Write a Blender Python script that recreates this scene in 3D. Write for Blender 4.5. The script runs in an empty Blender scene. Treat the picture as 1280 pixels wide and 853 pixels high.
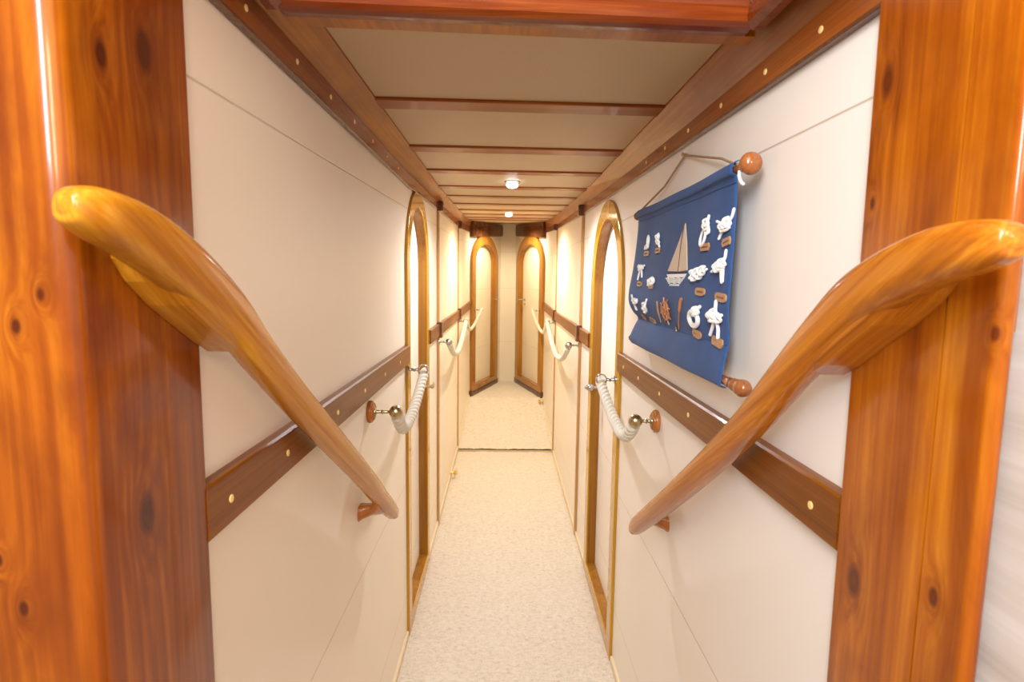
import bpy, bmesh, math, random
from mathutils import Vector, Matrix, noise
from mathutils.geometry import tessellate_polygon
from math import pi, sin, cos, exp

H = 1.62                      # camera height above the lower carpet; all z below are relative to the eye
random.seed(7)
C = bpy.context.scene.collection
scn = bpy.context.scene
WPOS = {}

# ------------------------------------------------------------------ materials
def new_mat(name):
    m = bpy.data.materials.new(name); m.use_nodes = True
    nt = m.node_tree
    for n in list(nt.nodes): nt.nodes.remove(n)
    out = nt.nodes.new('ShaderNodeOutputMaterial'); b = nt.nodes.new('ShaderNodeBsdfPrincipled')
    nt.links.new(b.outputs[0], out.inputs[0])
    return m, nt, b

def N(nt, kind, ins=None, **props):
    n = nt.nodes.new(kind)
    for k, v in props.items(): setattr(n, k, v)
    for k, v in (ins or {}).items():
        if hasattr(v, 'is_output') or isinstance(v, bpy.types.NodeSocket): nt.links.new(v, n.inputs[k])
        else: n.inputs[k].default_value = v
    return n

def math_(nt, op, a, b=0.0, c=None, clamp=False):
    ins = {0: a, 1: b}
    if c is not None: ins[2] = c
    return N(nt, 'ShaderNodeMath', ins, operation=op, use_clamp=clamp).outputs[0]

def ramp(nt, fac, stops):
    r = N(nt, 'ShaderNodeValToRGB', {0: fac})
    e = r.color_ramp.elements
    while len(e) < len(stops): e.new(0.5)
    for i, (p, c) in enumerate(stops):
        e[i].position = p; e[i].color = (*c, 1) if len(c) == 3 else c
    return r.outputs[0]

def mixc(nt, f, a, b, mode='MIX'):
    n = nt.nodes.new('ShaderNodeMix'); n.data_type = 'RGBA'; n.blend_type = mode
    for k, v in ((0, f), (6, a), (7, b)):
        if isinstance(v, bpy.types.NodeSocket): nt.links.new(v, n.inputs[k])
        else: n.inputs[k].default_value = (*v, 1) if isinstance(v, tuple) and len(v) == 3 else v
    return n.outputs[2]

def wood(name, dark, mid, light, axis='z', rough=0.22, coat=0.6, grain=28, knots=(), spots=0.0, blotch=0.5, coatr=0.08, tilt=0.0):
    """varnished wood, grain along axis; knots: (x, y, z, r) in eye coordinates"""
    m, nt, b = new_mat(name)
    if knots: co = N(nt, 'ShaderNodeNewGeometry').outputs['Position']
    else: co = N(nt, 'ShaderNodeTexCoord').outputs['Object']
    if tilt: co = N(nt, 'ShaderNodeVectorRotate', {'Vector': co, 'Angle': tilt}, rotation_type='X_AXIS').outputs[0]
    s = {'x': (1.1, grain, grain), 'y': (grain, 1.1, grain), 'z': (grain, grain, 1.1)}[axis]
    kd = None; warp = None
    for (kx, ky, kz, kr) in knots:
        sc = {'x': (.45, 1, 1), 'y': (1, .45, 1), 'z': (1, 1, .55)}[axis]
        d = N(nt, 'ShaderNodeVectorMath', {0: co, 1: (kx, ky, kz + H)}, operation='SUBTRACT').outputs[0]
        d = N(nt, 'ShaderNodeVectorMath', {0: d, 1: sc}, operation='MULTIPLY').outputs[0]
        d = N(nt, 'ShaderNodeVectorMath', {0: d}, operation='LENGTH').outputs['Value']
        d = math_(nt, 'DIVIDE', d, kr)
        kd = d if kd is None else math_(nt, 'MINIMUM', kd, d)
    v = N(nt, 'ShaderNodeVectorMath', {0: co, 1: s}, operation='MULTIPLY').outputs[0]
    if kd is not None:
        fall = math_(nt, 'EXPONENT', math_(nt, 'MULTIPLY', math_(nt, 'POWER', kd, 1.2), -0.45))
        sh = N(nt, 'ShaderNodeCombineXYZ', {0: math_(nt, 'MULTIPLY', fall, .9), 1: math_(nt, 'MULTIPLY', fall, .6), 2: 0.0}).outputs[0]
        v = N(nt, 'ShaderNodeVectorMath', {0: v, 1: sh}, operation='ADD').outputs[0]
    n1 = N(nt, 'ShaderNodeTexNoise', {'Vector': v, 'Scale': 1.0, 'Detail': 7.0, 'Roughness': 0.62, 'Distortion': 0.35}).outputs[0]
    v2 = N(nt, 'ShaderNodeVectorMath', {0: v, 1: (.16, .16, .9)if axis == 'z' else ((.16, .9, .16) if axis == 'y' else (.9, .16, .16))}, operation='MULTIPLY').outputs[0]
    n2 = N(nt, 'ShaderNodeTexNoise', {'Vector': v2, 'Scale': 1.3, 'Detail': 3.0, 'Roughness': 0.5}).outputs[0]
    v3 = N(nt, 'ShaderNodeVectorMath', {0: v, 1: (5, 5, 1.5) if axis == 'z' else ((5, 1.5, 5) if axis == 'y' else (1.5, 5, 5))}, operation='MULTIPLY').outputs[0]
    n3 = N(nt, 'ShaderNodeTexNoise', {'Vector': v3, 'Scale': 1.0, 'Detail': 2.0}).outputs[0]
    g = math_(nt, 'ADD', math_(nt, 'MULTIPLY', n1, 1 - blotch), math_(nt, 'MULTIPLY', n2, blotch))
    g = math_(nt, 'ADD', g, math_(nt, 'MULTIPLY', math_(nt, 'SUBTRACT', n3, 0.5), 0.32))
    col = ramp(nt, g, [(0.30, dark), (0.50, mid), (0.68, light)])
    if knots:
        vm = N(nt, 'ShaderNodeVectorMath', {0: co, 1: {'z': (9, 9, 3.2), 'y': (9, 3.2, 9), 'x': (3.2, 9, 9)}[axis]}, operation='MULTIPLY').outputs[0]
        nm = N(nt, 'ShaderNodeTexNoise', {'Vector': vm, 'Scale': 1.0, 'Detail': 5.0, 'Roughness': .6, 'Distortion': .6}).outputs[0]
        col = mixc(nt, ramp(nt, nm, [(.42, (0, 0, 0)), (.72, (.8, .8, .8))]), col, dark)
    kc = (dark[0] * .25, dark[1] * .22, dark[2] * .3)
    if kd is not None:
        f = math_(nt, 'SUBTRACT', 1.25, kd, clamp=True)
        f = math_(nt, 'MULTIPLY', f, 1.6, clamp=True)
        col = mixc(nt, f, col, kc)
        f2 = math_(nt, 'MULTIPLY', math_(nt, 'EXPONENT', math_(nt, 'MULTIPLY', kd, -0.7)), 0.75, clamp=True)
        col = mixc(nt, f2, col, dark)
    if spots:
        vs = N(nt, 'ShaderNodeVectorMath', {0: co, 1: {'x': (4, 11, 11), 'y': (11, 4, 11), 'z': (11, 11, 5)}[axis]}, operation='MULTIPLY').outputs[0]
        vo = N(nt, 'ShaderNodeTexVoronoi', {'Vector': vs, 'Scale': 1.0}).outputs['Distance']
        f = math_(nt, 'MULTIPLY', math_(nt, 'SUBTRACT', spots, vo, clamp=True), 9.0, clamp=True)
        col = mixc(nt, f, col, kc)
    nt.links.new(col, b.inputs['Base Color'])
    b.inputs['Roughness'].default_value = rough
    b.inputs['Coat Weight'].default_value = coat * .55; b.inputs['Coat Roughness'].default_value = coatr; b.inputs['IOR'].default_value = 1.32; b.inputs['Coat IOR'].default_value = 1.4
    bm_ = N(nt, 'ShaderNodeBump', {'Height': g, 'Strength': 0.12, 'Distance': 0.004}).outputs[0]
    nt.links.new(bm_, b.inputs['Normal'])
    return m

def plain(name, col, rough=0.5, metal=0.0, bump=0.0, bscale=200, var=0.0, coat=0.0):
    m, nt, b = new_mat(name)
    co = N(nt, 'ShaderNodeTexCoord').outputs['Object']
    n = N(nt, 'ShaderNodeTexNoise', {'Vector': co, 'Scale': bscale, 'Detail': 4.0}).outputs[0]
    if var:
        c2 = mixc(nt, n, tuple(c * (1 - var) for c in col), tuple(min(1, c * (1 + var)) for c in col))
        nt.links.new(c2, b.inputs['Base Color'])
    else: b.inputs['Base Color'].default_value = (*col, 1)
    b.inputs['Roughness'].default_value = rough; b.inputs['Metallic'].default_value = metal
    b.inputs['Coat Weight'].default_value = coat
    if bump:
        nt.links.new(N(nt, 'ShaderNodeBump', {'Height': n, 'Strength': bump, 'Distance': 0.002}).outputs[0], b.inputs['Normal'])
    return m

def panel_mat(name, col, grooves, rough=0.42):
    """off-white lining board with thin horizontal joints at eye-relative heights (z0, slope along y)"""
    m, nt, b = new_mat(name)
    pos = N(nt, 'ShaderNodeNewGeometry').outputs['Position']
    sp = N(nt, 'ShaderNodeSeparateXYZ', {0: pos}).outputs
    g = None
    for z0, k in grooves:
        zz = math_(nt, 'SUBTRACT', sp[2], math_(nt, 'MULTIPLY_ADD', sp[1], k, z0 + H))
        d = math_(nt, 'DIVIDE', math_(nt, 'ABSOLUTE', zz), 0.0028)
        d = math_(nt, 'SUBTRACT', 1.0, d, clamp=True)
        g = d if g is None else math_(nt, 'MAXIMUM', g, d)
    n = N(nt, 'ShaderNodeTexNoise', {'Vector': pos, 'Scale': 380.0, 'Detail': 3.0}).outputs[0]
    n2 = N(nt, 'ShaderNodeTexNoise', {'Vector': pos, 'Scale': 3.0, 'Detail': 3.0}).outputs[0]
    c = mixc(nt, n2, tuple(v * .96 for v in col), col)
    c = mixc(nt, math_(nt, 'MULTIPLY', g, 0.75), c, (.50, .38, .26))
    nt.links.new(c, b.inputs['Base Color'])
    b.inputs['Roughness'].default_value = rough
    h = math_(nt, 'SUBTRACT', math_(nt, 'MULTIPLY', n, 0.12), math_(nt, 'MULTIPLY', g, 2.0))
    nt.links.new(N(nt, 'ShaderNodeBump', {'Height': h, 'Strength': 0.5, 'Distance': 0.0016}).outputs[0], b.inputs['Normal'])
    return m

PANEL = (.86, .76, .63)  # left lining; the warm light falling on it is tinted into this base
M = {}
M['panel_left'] = panel_mat('cream lining left', PANEL, [(.243, .022), (-.90, 0), (-1.42, 0)])
M['panel_right'] = panel_mat('cream lining right', (.86, .79, .71), [(.242, 0.0), (-.873, 0), (-1.38, 0)])
M['panel_bow'] = panel_mat('cream lining bow', (.82, .74, .60), [(.34, 0), (-.12, 0), (-.80, 0)])
M['post'] = wood('orange pine left', (.11, .016, .0015), (.28, .062, .002), (.50, .155, .006), 'z', .25, .8, 20,
                 knots=[(-.40, .66, .245, .013), (-.40, .590, .215, .008), (-.40, .62, -.270, .013), (-.43, .53, -.02, .004), (-.49, .53, -.28, .004), (-.455, .53, -.05, .005), (-.47, .53, -.33, .005)])
M['post2'] = wood('orange pine right', (.17, .028, .0015), (.40, .098, .003), (.60, .20, .008), 'z', .25, .8, 22,
                  knots=[(.46, .705, .243, .009), (.46, .69, -.385, .012), (.46, .715, .10, .004), (.46, .56, -.33, .006), (.46, .52, -.045, .004)], blotch=.35)
M['rail'] = wood('honey handrail left', (.28, .085, .006), (.45, .165, .009), (.60, .27, .02), 'y', .24, .6, 46, blotch=.3, tilt=.58)
M['rail2'] = wood('honey handrail right', (.22, .055, .004), (.41, .120, .007), (.58, .22, .02), 'y', .24, .6, 50, blotch=.25, tilt=.58)
M['cornice'] = wood('mahogany cornice', (.15, .032, .005), (.24, .058, .008), (.33, .09, .014), 'y', .25, .4, 60, blotch=.25)
M['soffit'] = wood('pine soffit', (.20, .048, .001), (.34, .105, .002), (.48, .18, .005), 'y', .36, .16, 26, knots=[(.452, .86, .43, .011)], blotch=.4)
M['coaming'] = wood('mahogany coaming', (.10, .016, .003), (.17, .030, .004), (.25, .055, .007), 'x', .24, .45, 50, blotch=.3)
M['batten'] = wood('batten wood', (.17, .035, .002), (.26, .062, .003), (.34, .10, .005), 'x', .36, .18, 50)
M['chair_rail'] = wood('dark chair rail', (.11, .026, .0015), (.18, .050, .003), (.26, .085, .005), 'y', .34, .2, 60, blotch=.25)
M['casing'] = wood('golden casing', (.38, .175, .008), (.48, .24, .012), (.56, .31, .022), 'z', .18, .8, 24)
M['far_casing'] = wood('far casing wood', (.24, .085, .011), (.36, .15, .02), (.46, .22, .035), 'z', .3, .5, 30)
M['jamb'] = wood('brown jamb', (.20, .07, .007), (.31, .125, .013), (.42, .20, .026), 'z', .24, .5, 35, spots=.10)  # browner wood than the casing, with some of the reveal's shade in its colour
M['dark'] = wood('dark brown block', (.07, .022, .008), (.12, .042, .015), (.17, .065, .026), 'x', .25, .6, 60)
M['strip'] = wood('seam strip', (.34, .16, .04), (.46, .24, .07), (.54, .32, .11), 'z', .3, .4, 40)
M['plug'] = plain('pale plug', (.86, .62, .22), .35, coat=.4)
M['ceil'] = plain('ceiling vinyl', (.50, .36, .215), .55, bump=.35, bscale=160, var=.05)
M['rope'] = plain('cream rope', (.70, .66, .56), .75, bump=.4, bscale=260, var=.08)
M['brass'] = plain('aged brass', (.50, .40, .24), .28, 1.0, bump=.15, bscale=120, var=.15)
M['chrome'] = plain('dull chrome', (.48, .45, .42), .22, 1.0)
M['gold'] = plain('polished brass', (.85, .66, .25), .15, 1.0)
M['rosette'] = wood('rosette wood', (.22, .06, .014), (.36, .12, .025), (.46, .17, .04), 'z', .25, .6, 60)
M['base'] = plain('beige baseboard', (.70, .58, .40), .5, var=.05, bscale=20)
M['seam'] = plain('carpet seam', (.56, .42, .25), .9)
M['knot'] = plain('white cotton cord', (.90, .90, .88), .8, bump=.5, bscale=500)
M['plaque'] = plain('tan plaque', (.42, .23, .11), .5, var=.2, bscale=60)
M['mark'] = plain('dark lettering', (.12, .05, .03), .6)
M['sail'] = plain('beige sail', (.62, .50, .38), .8, bump=.3, bscale=400, var=.1)
M['white'] = plain('white stitching', (.85, .85, .85), .8)
M['wheel'] = plain('wheel wood', (.42, .16, .06), .4, var=.2, bscale=80)
M['jute'] = plain('hanging cord', (.36, .22, .12), .85, bump=.4, bscale=600)
M['finial'] = wood('turned finial', (.20, .06, .018), (.30, .10, .03), (.38, .15, .05), 'y', .18, .9, 60)
M['whitewall'] = wood('whitewashed plank', (.46, .38, .31), (.58, .50, .43), (.66, .59, .53), 'y', .45, .1, 22, blotch=.35)

def fabric_mat():
    m, nt, b = new_mat('blue canvas')
    co = N(nt, 'ShaderNodeTexCoord').outputs['Object']
    v = N(nt, 'ShaderNodeVectorMath', {0: co, 1: (500, 700, 700)}, operation='MULTIPLY').outputs[0]
    n = N(nt, 'ShaderNodeTexNoise', {'Vector': v, 'Scale': 1.0, 'Detail': 2.0}).outputs[0]
    n2 = N(nt, 'ShaderNodeTexNoise', {'Vector': co, 'Scale': 9.0, 'Detail': 4.0}).outputs[0]
    f = math_(nt, 'ADD', math_(nt, 'MULTIPLY', n, .5), math_(nt, 'MULTIPLY', n2, .5))
    nt.links.new(ramp(nt, f, [(.3, (.010, .040, .140)), (.7, (.022, .085, .27))]), b.inputs['Base Color'])
    b.inputs['Roughness'].default_value = .8
    b.inputs['Sheen Weight'].default_value = .05
    nt.links.new(N(nt, 'ShaderNodeBump', {'Height': n, 'Strength': .4, 'Distance': .001}).outputs[0], b.inputs['Normal'])
    return m
M['fabric'] = fabric_mat()

def carpet_mat():
    m, nt, b = new_mat('cream shag carpet')
    pos = N(nt, 'ShaderNodeNewGeometry').outputs['Position']
    n = N(nt, 'ShaderNodeTexNoise', {'Vector': pos, 'Scale': 160.0, 'Detail': 5.0, 'Roughness': .7}).outputs[0]
    v = N(nt, 'ShaderNodeVectorMath', {0: pos, 1: (40, 70, 50)}, operation='MULTIPLY').outputs[0]
    n2 = N(nt, 'ShaderNodeTexNoise', {'Vector': v, 'Scale': 1.0, 'Detail': 5.0, 'Roughness': .65}).outputs[0]
    f = math_(nt, 'ADD', math_(nt, 'MULTIPLY', n, .5), math_(nt, 'MULTIPLY', n2, .5))
    c = ramp(nt, f, [(.32, (.44, .34, .25)), (.46, (.68, .59, .48)), (.63, (.80, .72, .62))])
    nt.links.new(c, b.inputs['Base Color']); b.inputs['Roughness'].default_value = .95
    b.inputs['Sheen Weight'].default_value = .25
    nt.links.new(N(nt, 'ShaderNodeBump', {'Height': n, 'Strength': .8, 'Distance': .006}).outputs[0], b.inputs['Normal'])
    return m
M['carpet'] = carpet_mat()

def emit(name, col, s):
    m, nt, b = new_mat(name)
    b.inputs['Base Color'].default_value = (*col, 1)
    b.inputs['Emission Color'].default_value = (*col, 1); b.inputs['Emission Strength'].default_value = s
    return m
M['lamp_cool'] = emit('cool lamp lens', (.92, .95, 1), 9)
M['lamp_warm'] = emit('warm lamp lens', (1, .90, .66), 7)

# ------------------------------------------------------------------ object helpers
def mk(name, bm, mat, parent=None, kind=None, label=None, smooth=False, cat=None, group=None, bevel=0):
    bmesh.ops.recalc_face_normals(bm, faces=bm.faces)
    cs = [v.co for v in bm.verts]
    lo = Vector([min(c[i] for c in cs) for i in range(3)]); hi = Vector([max(c[i] for c in cs) for i in range(3)])
    o0 = Vector(((lo.x + hi.x) / 2, (lo.y + hi.y) / 2, lo.z))
    bmesh.ops.translate(bm, verts=bm.verts, vec=-o0)
    if smooth:
        for f in bm.faces: f.smooth = True
    me = bpy.data.meshes.new(name); bm.to_mesh(me); bm.free()
    me.materials.append(mat)
    if smooth: me.set_sharp_from_angle(angle=.75)
    o = bpy.data.objects.new(name, me); C.objects.link(o)
    w = o0 + Vector((0, 0, H)); WPOS[o.name] = w
    if parent is not None:
        o.parent = parent; o.location = w - WPOS[parent.name]
    else: o.location = w
    if kind: o['kind'] = kind
    if label: o['label'] = label
    if cat: o['category'] = cat
    if group: o['group'] = group
    if bevel:
        b = o.modifiers.new('bevel', 'BEVEL'); b.width = bevel; b.segments = 2; b.limit_method = 'ANGLE'
    if smooth == 'auto':
        pass
    return o

def thing(name, label, cat, loc, group=None, kind=None):
    o = bpy.data.objects.new(name, None); C.objects.link(o); o.empty_display_size = .05
    w = Vector(loc) + Vector((0, 0, H)); o.location = w; WPOS[o.name] = w
    o['label'] = label
    if cat: o['category'] = cat
    if group: o['group'] = group
    if kind: o['kind'] = kind
    return o

def box(bm, x0, x1, y0, y1, z0, z1):
    vs = [bm.verts.new((x, y, z)) for x in (x0, x1) for y in (y0, y1) for z in (z0, z1)]
    for f in ((0, 1, 3, 2), (4, 6, 7, 5), (0, 4, 5, 1), (2, 3, 7, 6), (0, 2, 6, 4), (1, 5, 7, 3)):
        bm.faces.new([vs[i] for i in f])
    return bm

def loft(bm, secs, closed=True, cap=True):
    rs = [[bm.verts.new(p) for p in s] for s in secs]
    n = len(secs[0])
    for a, b in zip(rs, rs[1:]):
        for i in range(n if closed else n - 1):
            j = (i + 1) % n
            bm.faces.new((a[i], a[j], b[j], b[i]))
    if cap and closed:
        bm.faces.new(rs[0][::-1]); bm.faces.new(rs[-1])
    return bm

def prism(bm, pts, o, u, n, t0, t1):
    """2-D outline (u,z) at origin o, extruded along normal n from t0 to t1"""
    o = Vector(o); u = Vector(u); n = Vector(n)
    def P(p, t): return o + u * p[0] + Vector((0, 0, p[1])) + n * t
    a = [bm.verts.new(P(p, t0)) for p in pts]; b = [bm.verts.new(P(p, t1)) for p in pts]
    m = len(pts)
    for tri in tessellate_polygon([[Vector((p[0], p[1], 0)) for p in pts]]):
        bm.faces.new([a[k] for k in tri]); bm.faces.new([b[k] for k in tri][::-1])
    for i in range(m): bm.faces.new((a[i], a[(i + 1) % m], b[(i + 1) % m], b[i]))
    return bm

def lathe(bm, prof, o, axis, seg=24):
    o = Vector(o); ax = Vector(axis).normalized()
    s = ax.orthogonal().normalized(); t = ax.cross(s)
    rings = []
    for d, r in prof:
        rings.append([o + ax * d + (s * cos(2 * pi * k / seg) + t * sin(2 * pi * k / seg)) * max(r, 1e-5) for k in range(seg)])
    return loft(bm, rings)

def catmull(pts, n=8):
    P = [Vector(p) for p in pts]
    P = [P[0] * 2 - P[1]] + P + [P[-1] * 2 - P[-2]]
    out = []
    for i in range(1, len(P) - 2):
        for k in range(n):
            t = k / n
            out.append(.5 * ((2 * P[i]) + (P[i + 1] - P[i - 1]) * t + (2 * P[i - 1] - 5 * P[i] + 4 * P[i + 1] - P[i + 2]) * t * t + (3 * P[i] - P[i - 1] - 3 * P[i + 1] + P[i + 2]) * t ** 3))
    out.append(P[-2].copy())
    return out

def tube(bm, pts, r, seg=8, smooth_n=0, closed=False):
    pts = catmull(pts, smooth_n) if smooth_n else [Vector(p) for p in pts]
    rings = []; prev = None
    for i, p in enumerate(pts):
        t = (pts[min(i + 1, len(pts) - 1)] - pts[max(i - 1, 0)]).normalized()
        if prev is None: s = t.orthogonal().normalized()
        else:
            s = prev - t * prev.dot(t)
            s = s.normalized() if s.length > 1e-6 else t.orthogonal().normalized()
        prev = s; q = t.cross(s)
        rr = r(i / (len(pts) - 1)) if callable(r) else r
        rings.append([p + (s * cos(2 * pi * k / seg) + q * sin(2 * pi * k / seg)) * rr for k in range(seg)])
    return loft(bm, rings)

def interp(tab, y):
    if y <= tab[0][0]: return tab[0][1]
    for (a, va), (b, vb) in zip(tab, tab[1:]):
        if y <= b: return va + (vb - va) * (y - a) / (b - a)
    return tab[-1][1]

# ------------------------------------------------------------------ the hull: lines of the passage
LX = [(0, -.42), (5.2, -.42), (6.2, -.375)]
RX = [(0, .48), (5.15, .48), (6.15, .45)]
CB_L = [(0, .385), (2.5, .387), (3.6, .425), (5.2, .458), (6.2, .50)]     # cornice bottom
CB_R = [(0, .345), (.8, .347), (2.2, .368), (3.5, .395), (5.15, .452), (6.15, .50)]
SF_L = [(0, .442), (2.5, .442), (3.6, .47), (5.2, .51), (6.2, .56)]       # soffit underside
SF_R = [(0, .405), (1.5, .405), (2.3, .415), (3.5, .445), (5.15, .49), (6.15, .55)]
CE = [(0, .48), (2.95, .48), (4.4, .525), (5.3, .563), (6.2, .62), (7.6, .72)]
FZ = -1.62; RAMP0 = 5.17; BOWZ = -1.32
ZT = .85

BL0, BL1 = Vector((-.375, 6.2, 0)), Vector((-.05, 7.2, 0))     # bow bulkheads holding the two far doors
BR0, BR1 = Vector((.45, 6.15, 0)), Vector((.155, 7.2, 0))

# ------------------------------------------------------------------ arched doors
def arch(u0, u1, z0, zs, rz, n=28, inset=0.0, bot=None):
    a0 = u0 + inset; a1 = u1 - inset; c = (a0 + a1) / 2; R = (a1 - a0) / 2
    zb = z0 if bot is None else bot
    pts = [(a1, zb)]
    for k in range(n + 1):
        th = pi * k / n
        pts.append((c + R * cos(th), zs + (rz - inset) * sin(th)))
    pts.append((a0, zb))
    return pts

def ring(bm, outer, inner, o, u, n, t0, t1):
    o = Vector(o); u = Vector(u); n = Vector(n)
    P = lambda p, t: o + u * p[0] + Vector((0, 0, p[1])) + n * t
    A = [bm.verts.new(P(p, t1)) for p in outer]; B = [bm.verts.new(P(p, t1)) for p in inner]
    Cc = [bm.verts.new(P(p, t0)) for p in outer]; D = [bm.verts.new(P(p, t0)) for p in inner]
    m = len(outer)
    for i in range(m):
        j = (i + 1) % m
        bm.faces.new((A[i], A[j], B[j], B[i])); bm.faces.new((Cc[i], D[i], D[j], Cc[j]))
        bm.faces.new((A[i], Cc[i], Cc[j], A[j])); bm.faces.new((B[i], B[j], D[j], D[i]))
    return bm

def arched_door(num, label, o, u, n, u0, u1, z0, zs, rz, cw, rec, pmat, hu, hz, style, cmat='casing', jmat='jamb', sill=False, hs=1.0, proud=.012):
    o = Vector(o); u = Vector(u).normalized(); n = Vector(n).normalized()
    c = o + u * ((u0 + u1) / 2) + Vector((0, 0, z0))
    t = thing('door_%d' % num, label, None, c, kind='structure')
    out = arch(u0, u1, z0, zs, rz); inn = arch(u0, u1, z0, zs, rz, inset=cw, bot=z0 + .075)
    mk('door_frame', ring(bmesh.new(), out, inn, o, u, n, -.012, proud), M[cmat], t, bevel=.004)
    inn2 = arch(u0, u1, z0, zs, rz, inset=cw + .006, bot=z0 + .081)
    mk('door_jamb', ring(bmesh.new(), inn, inn2, o, u, n, -rec, proud - .006), M[jmat], t)
    mk('door_leaf', prism(bmesh.new(), arch(u0, u1, z0, zs, rz, inset=cw - .012, bot=z0 + .06), o, u, n, -rec - .03, -rec), M[pmat], t)
    if sill:
        b = bmesh.new(); a = u0 - .02; e = u1 + .03
        prism(b, [(a, z0 - .035), (e, z0 - .035), (e, z0 + .035), (a, z0 + .035)], o, u, n, -.02, .03)
        mk('threshold', b, M['dark'], t, label='dark brown threshold board', bevel=.006)
    hp = o + u * hu + Vector((0, 0, hz))
    if style == 'lever':
        b = bmesh.new()
        lathe(b, [(-rec, .0), (-rec, .018), (-rec + .006, .018), (-rec + .010, .008), (.035, .007), (.038, .011), (.05, .012), (.056, .006), (.057, 0)], hp, n, 16)
        tube(b, [hp + n * .045, hp + n * .047 + u * .03, hp + n * .045 + u * .075, hp + n * .04 + u * .10], lambda s: .0075 - .002 * s, 10, 4)
        hd = mk('door_handle', b, M['brass'], t, smooth=True, label='aged brass lever handle')
    else:
        b = bmesh.new()
        lathe(b, [(-rec, 0), (-rec, .020 * hs), (-rec + .006, .019 * hs), (-rec + .012, .009 * hs), (.012, .008 * hs), (.018, .017 * hs), (.030, .021 * hs), (.042, .016 * hs), (.055, .007 * hs), (.058, 0)], hp, n, 18)
        hd = mk('door_knob', b, M['chrome'], t, smooth=True, label='pointed dull metal door knob')
    b = bmesh.new(); kp = hp - Vector((0, 0, .075 * hs))
    lathe(b, [(-rec, 0), (-rec, .013), (-rec + .005, .012), (-rec + .006, 0)], kp, n, 16)
    b2 = kp - u * .008 - Vector((0, 0, .02)) 
    mk('keyhole_plate', b, M['brass'], t, smooth=False)
    return t

# near doors
DL = dict(u0=2.41, u1=3.12, zs=.055, rz=.355)
DR = dict(u0=2.245, u1=3.04, zs=-.035, rz=.40)
arched_door(1, 'narrow round-topped door in the left wall, white panel in a golden varnished frame, behind the near left rope',
            (-.42, 0, 0), (0, 1, 0), (1, 0, 0), DL['u0'], DL['u1'], FZ - .01, DL['zs'], DL['rz'], .078, .038, 'panel_left', 2.97, -.575, 'lever')
arched_door(2, 'round-topped door in the right wall beside the blue banner, white panel in a golden varnished frame',
            (.48, 0, 0), (0, 1, 0), (-1, 0, 0), DR['u0'], DR['u1'], FZ - .01, DR['zs'], DR['rz'], .085, .038, 'panel_right', 2.86, -.55, 'knob')
uL = (BL1 - BL0).normalized(); nL = Vector((uL.y, -uL.x, 0))
uR = (BR1 - BR0).normalized(); nR = Vector((-uR.y, uR.x, 0))
arched_door(3, 'far round-topped door angled across the left end of the passage', BL0, uL, nL, .02, .90, BOWZ + .04, .18, .32, .105, .03,
            'panel_bow', .80, -.25, 'knob', 'far_casing', 'jamb', True, .7, .03)
arched_door(4, 'far round-topped door angled across the right end of the passage', BR0, uR, nR, .02, 1.0, BOWZ + .04, .18, .33, .105, .03,
            'panel_bow', .80, -.25, 'knob', 'far_casing', 'jamb', True, .7, .03)

# ------------------------------------------------------------------ walls
def side_wall(name, X, y0, y1, d, sgn, mat, zb):
    cw = .04
    pts = [(y0, zb), (d['u0'] + cw, zb)]
    a = arch(d['u0'], d['u1'], zb, d['zs'], d['rz'], inset=cw)
    pts += a[::-1][1:-1] + [(d['u1'] - cw, zb), (y1, zb), (y1, ZT), (y0, ZT)]
    return mk(name, prism(bmesh.new(), pts, (X, 0, 0), (0, 1, 0), (sgn, 0, 0), -.035, 0), mat, kind='structure')
side_wall('wall_left', -.42, .62, 5.2, DL, 1, M['panel_left'], -1.75)
side_wall('wall_right', .48, .62, 5.15, DR, -1, M['panel_right'], -1.75)

def seg_wall(name, p, q, n, mat, t=.035, zb=-1.75, zt=ZT, door=None):
    p = Vector(p); q = Vector(q); u = (q - p); L = u.length; u.normalize()
    if door is None: pts = [(0, zb), (L, zb), (L, zt), (0, zt)]
    else:
        u0, u1, z0, zs, rz = door
        a = arch(u0, u1, z0, zs, rz, inset=.05)
        pts = [(0, zb), (u0 + .05, zb)] + a[::-1][1:-1] + [(u1 - .05, zb), (L, zb), (L, zt), (0, zt)]
    return mk(name, prism(bmesh.new(), pts, p, u, n, -t, 0), mat, kind='structure')
nfl = Vector((1, .045, 0)).normalized(); nfr = Vector((-1, .03, 0)).normalized()
seg_wall('wall_left_fore', (-.42, 5.2, 0), (-.375, 6.2, 0), nfl, M['panel_left'])
seg_wall('wall_right_fore', (.48, 5.15, 0), (.45, 6.15, 0), nfr, M['panel_right'])
seg_wall('wall_bow_left', BL0, BL1 + uL * .03, nL, M['panel_bow'], door=(.02, .90, BOWZ, .18, .32))
seg_wall('wall_bow_right', BR0, BR1 + uR * .03, nR, M['panel_bow'], door=(.02, 1.0, BOWZ, .18, .33))
seg_wall('wall_bow', (-.10, 7.22, 0), (.24, 7.22, 0), Vector((0, -1, 0)), M['panel_bow'])

# stairwell side wall right of the right post: whitewashed planks
b = bmesh.new(); box(b, .495, .53, -1.2, .60, -1.75, .9)
mk('wall_stair_right', b, M['whitewall'], kind='structure')

# ------------------------------------------------------------------ ceiling
secs = []
for y in (.96, 2.95, 4.4, 5.3, 6.2, 7.4):
    z = interp(CE, y); k = .055 if y < 1 else 0
    ya, yb = y + .022 - .14 * k, y + .022 + .92 * k
    secs.append([(-.5, ya, z), (.56, yb, z), (.56, yb, z + .04), (-.5, ya, z + .04)])
mk('ceiling', loft(bmesh.new(), secs), M['ceil'], kind='structure')

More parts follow.
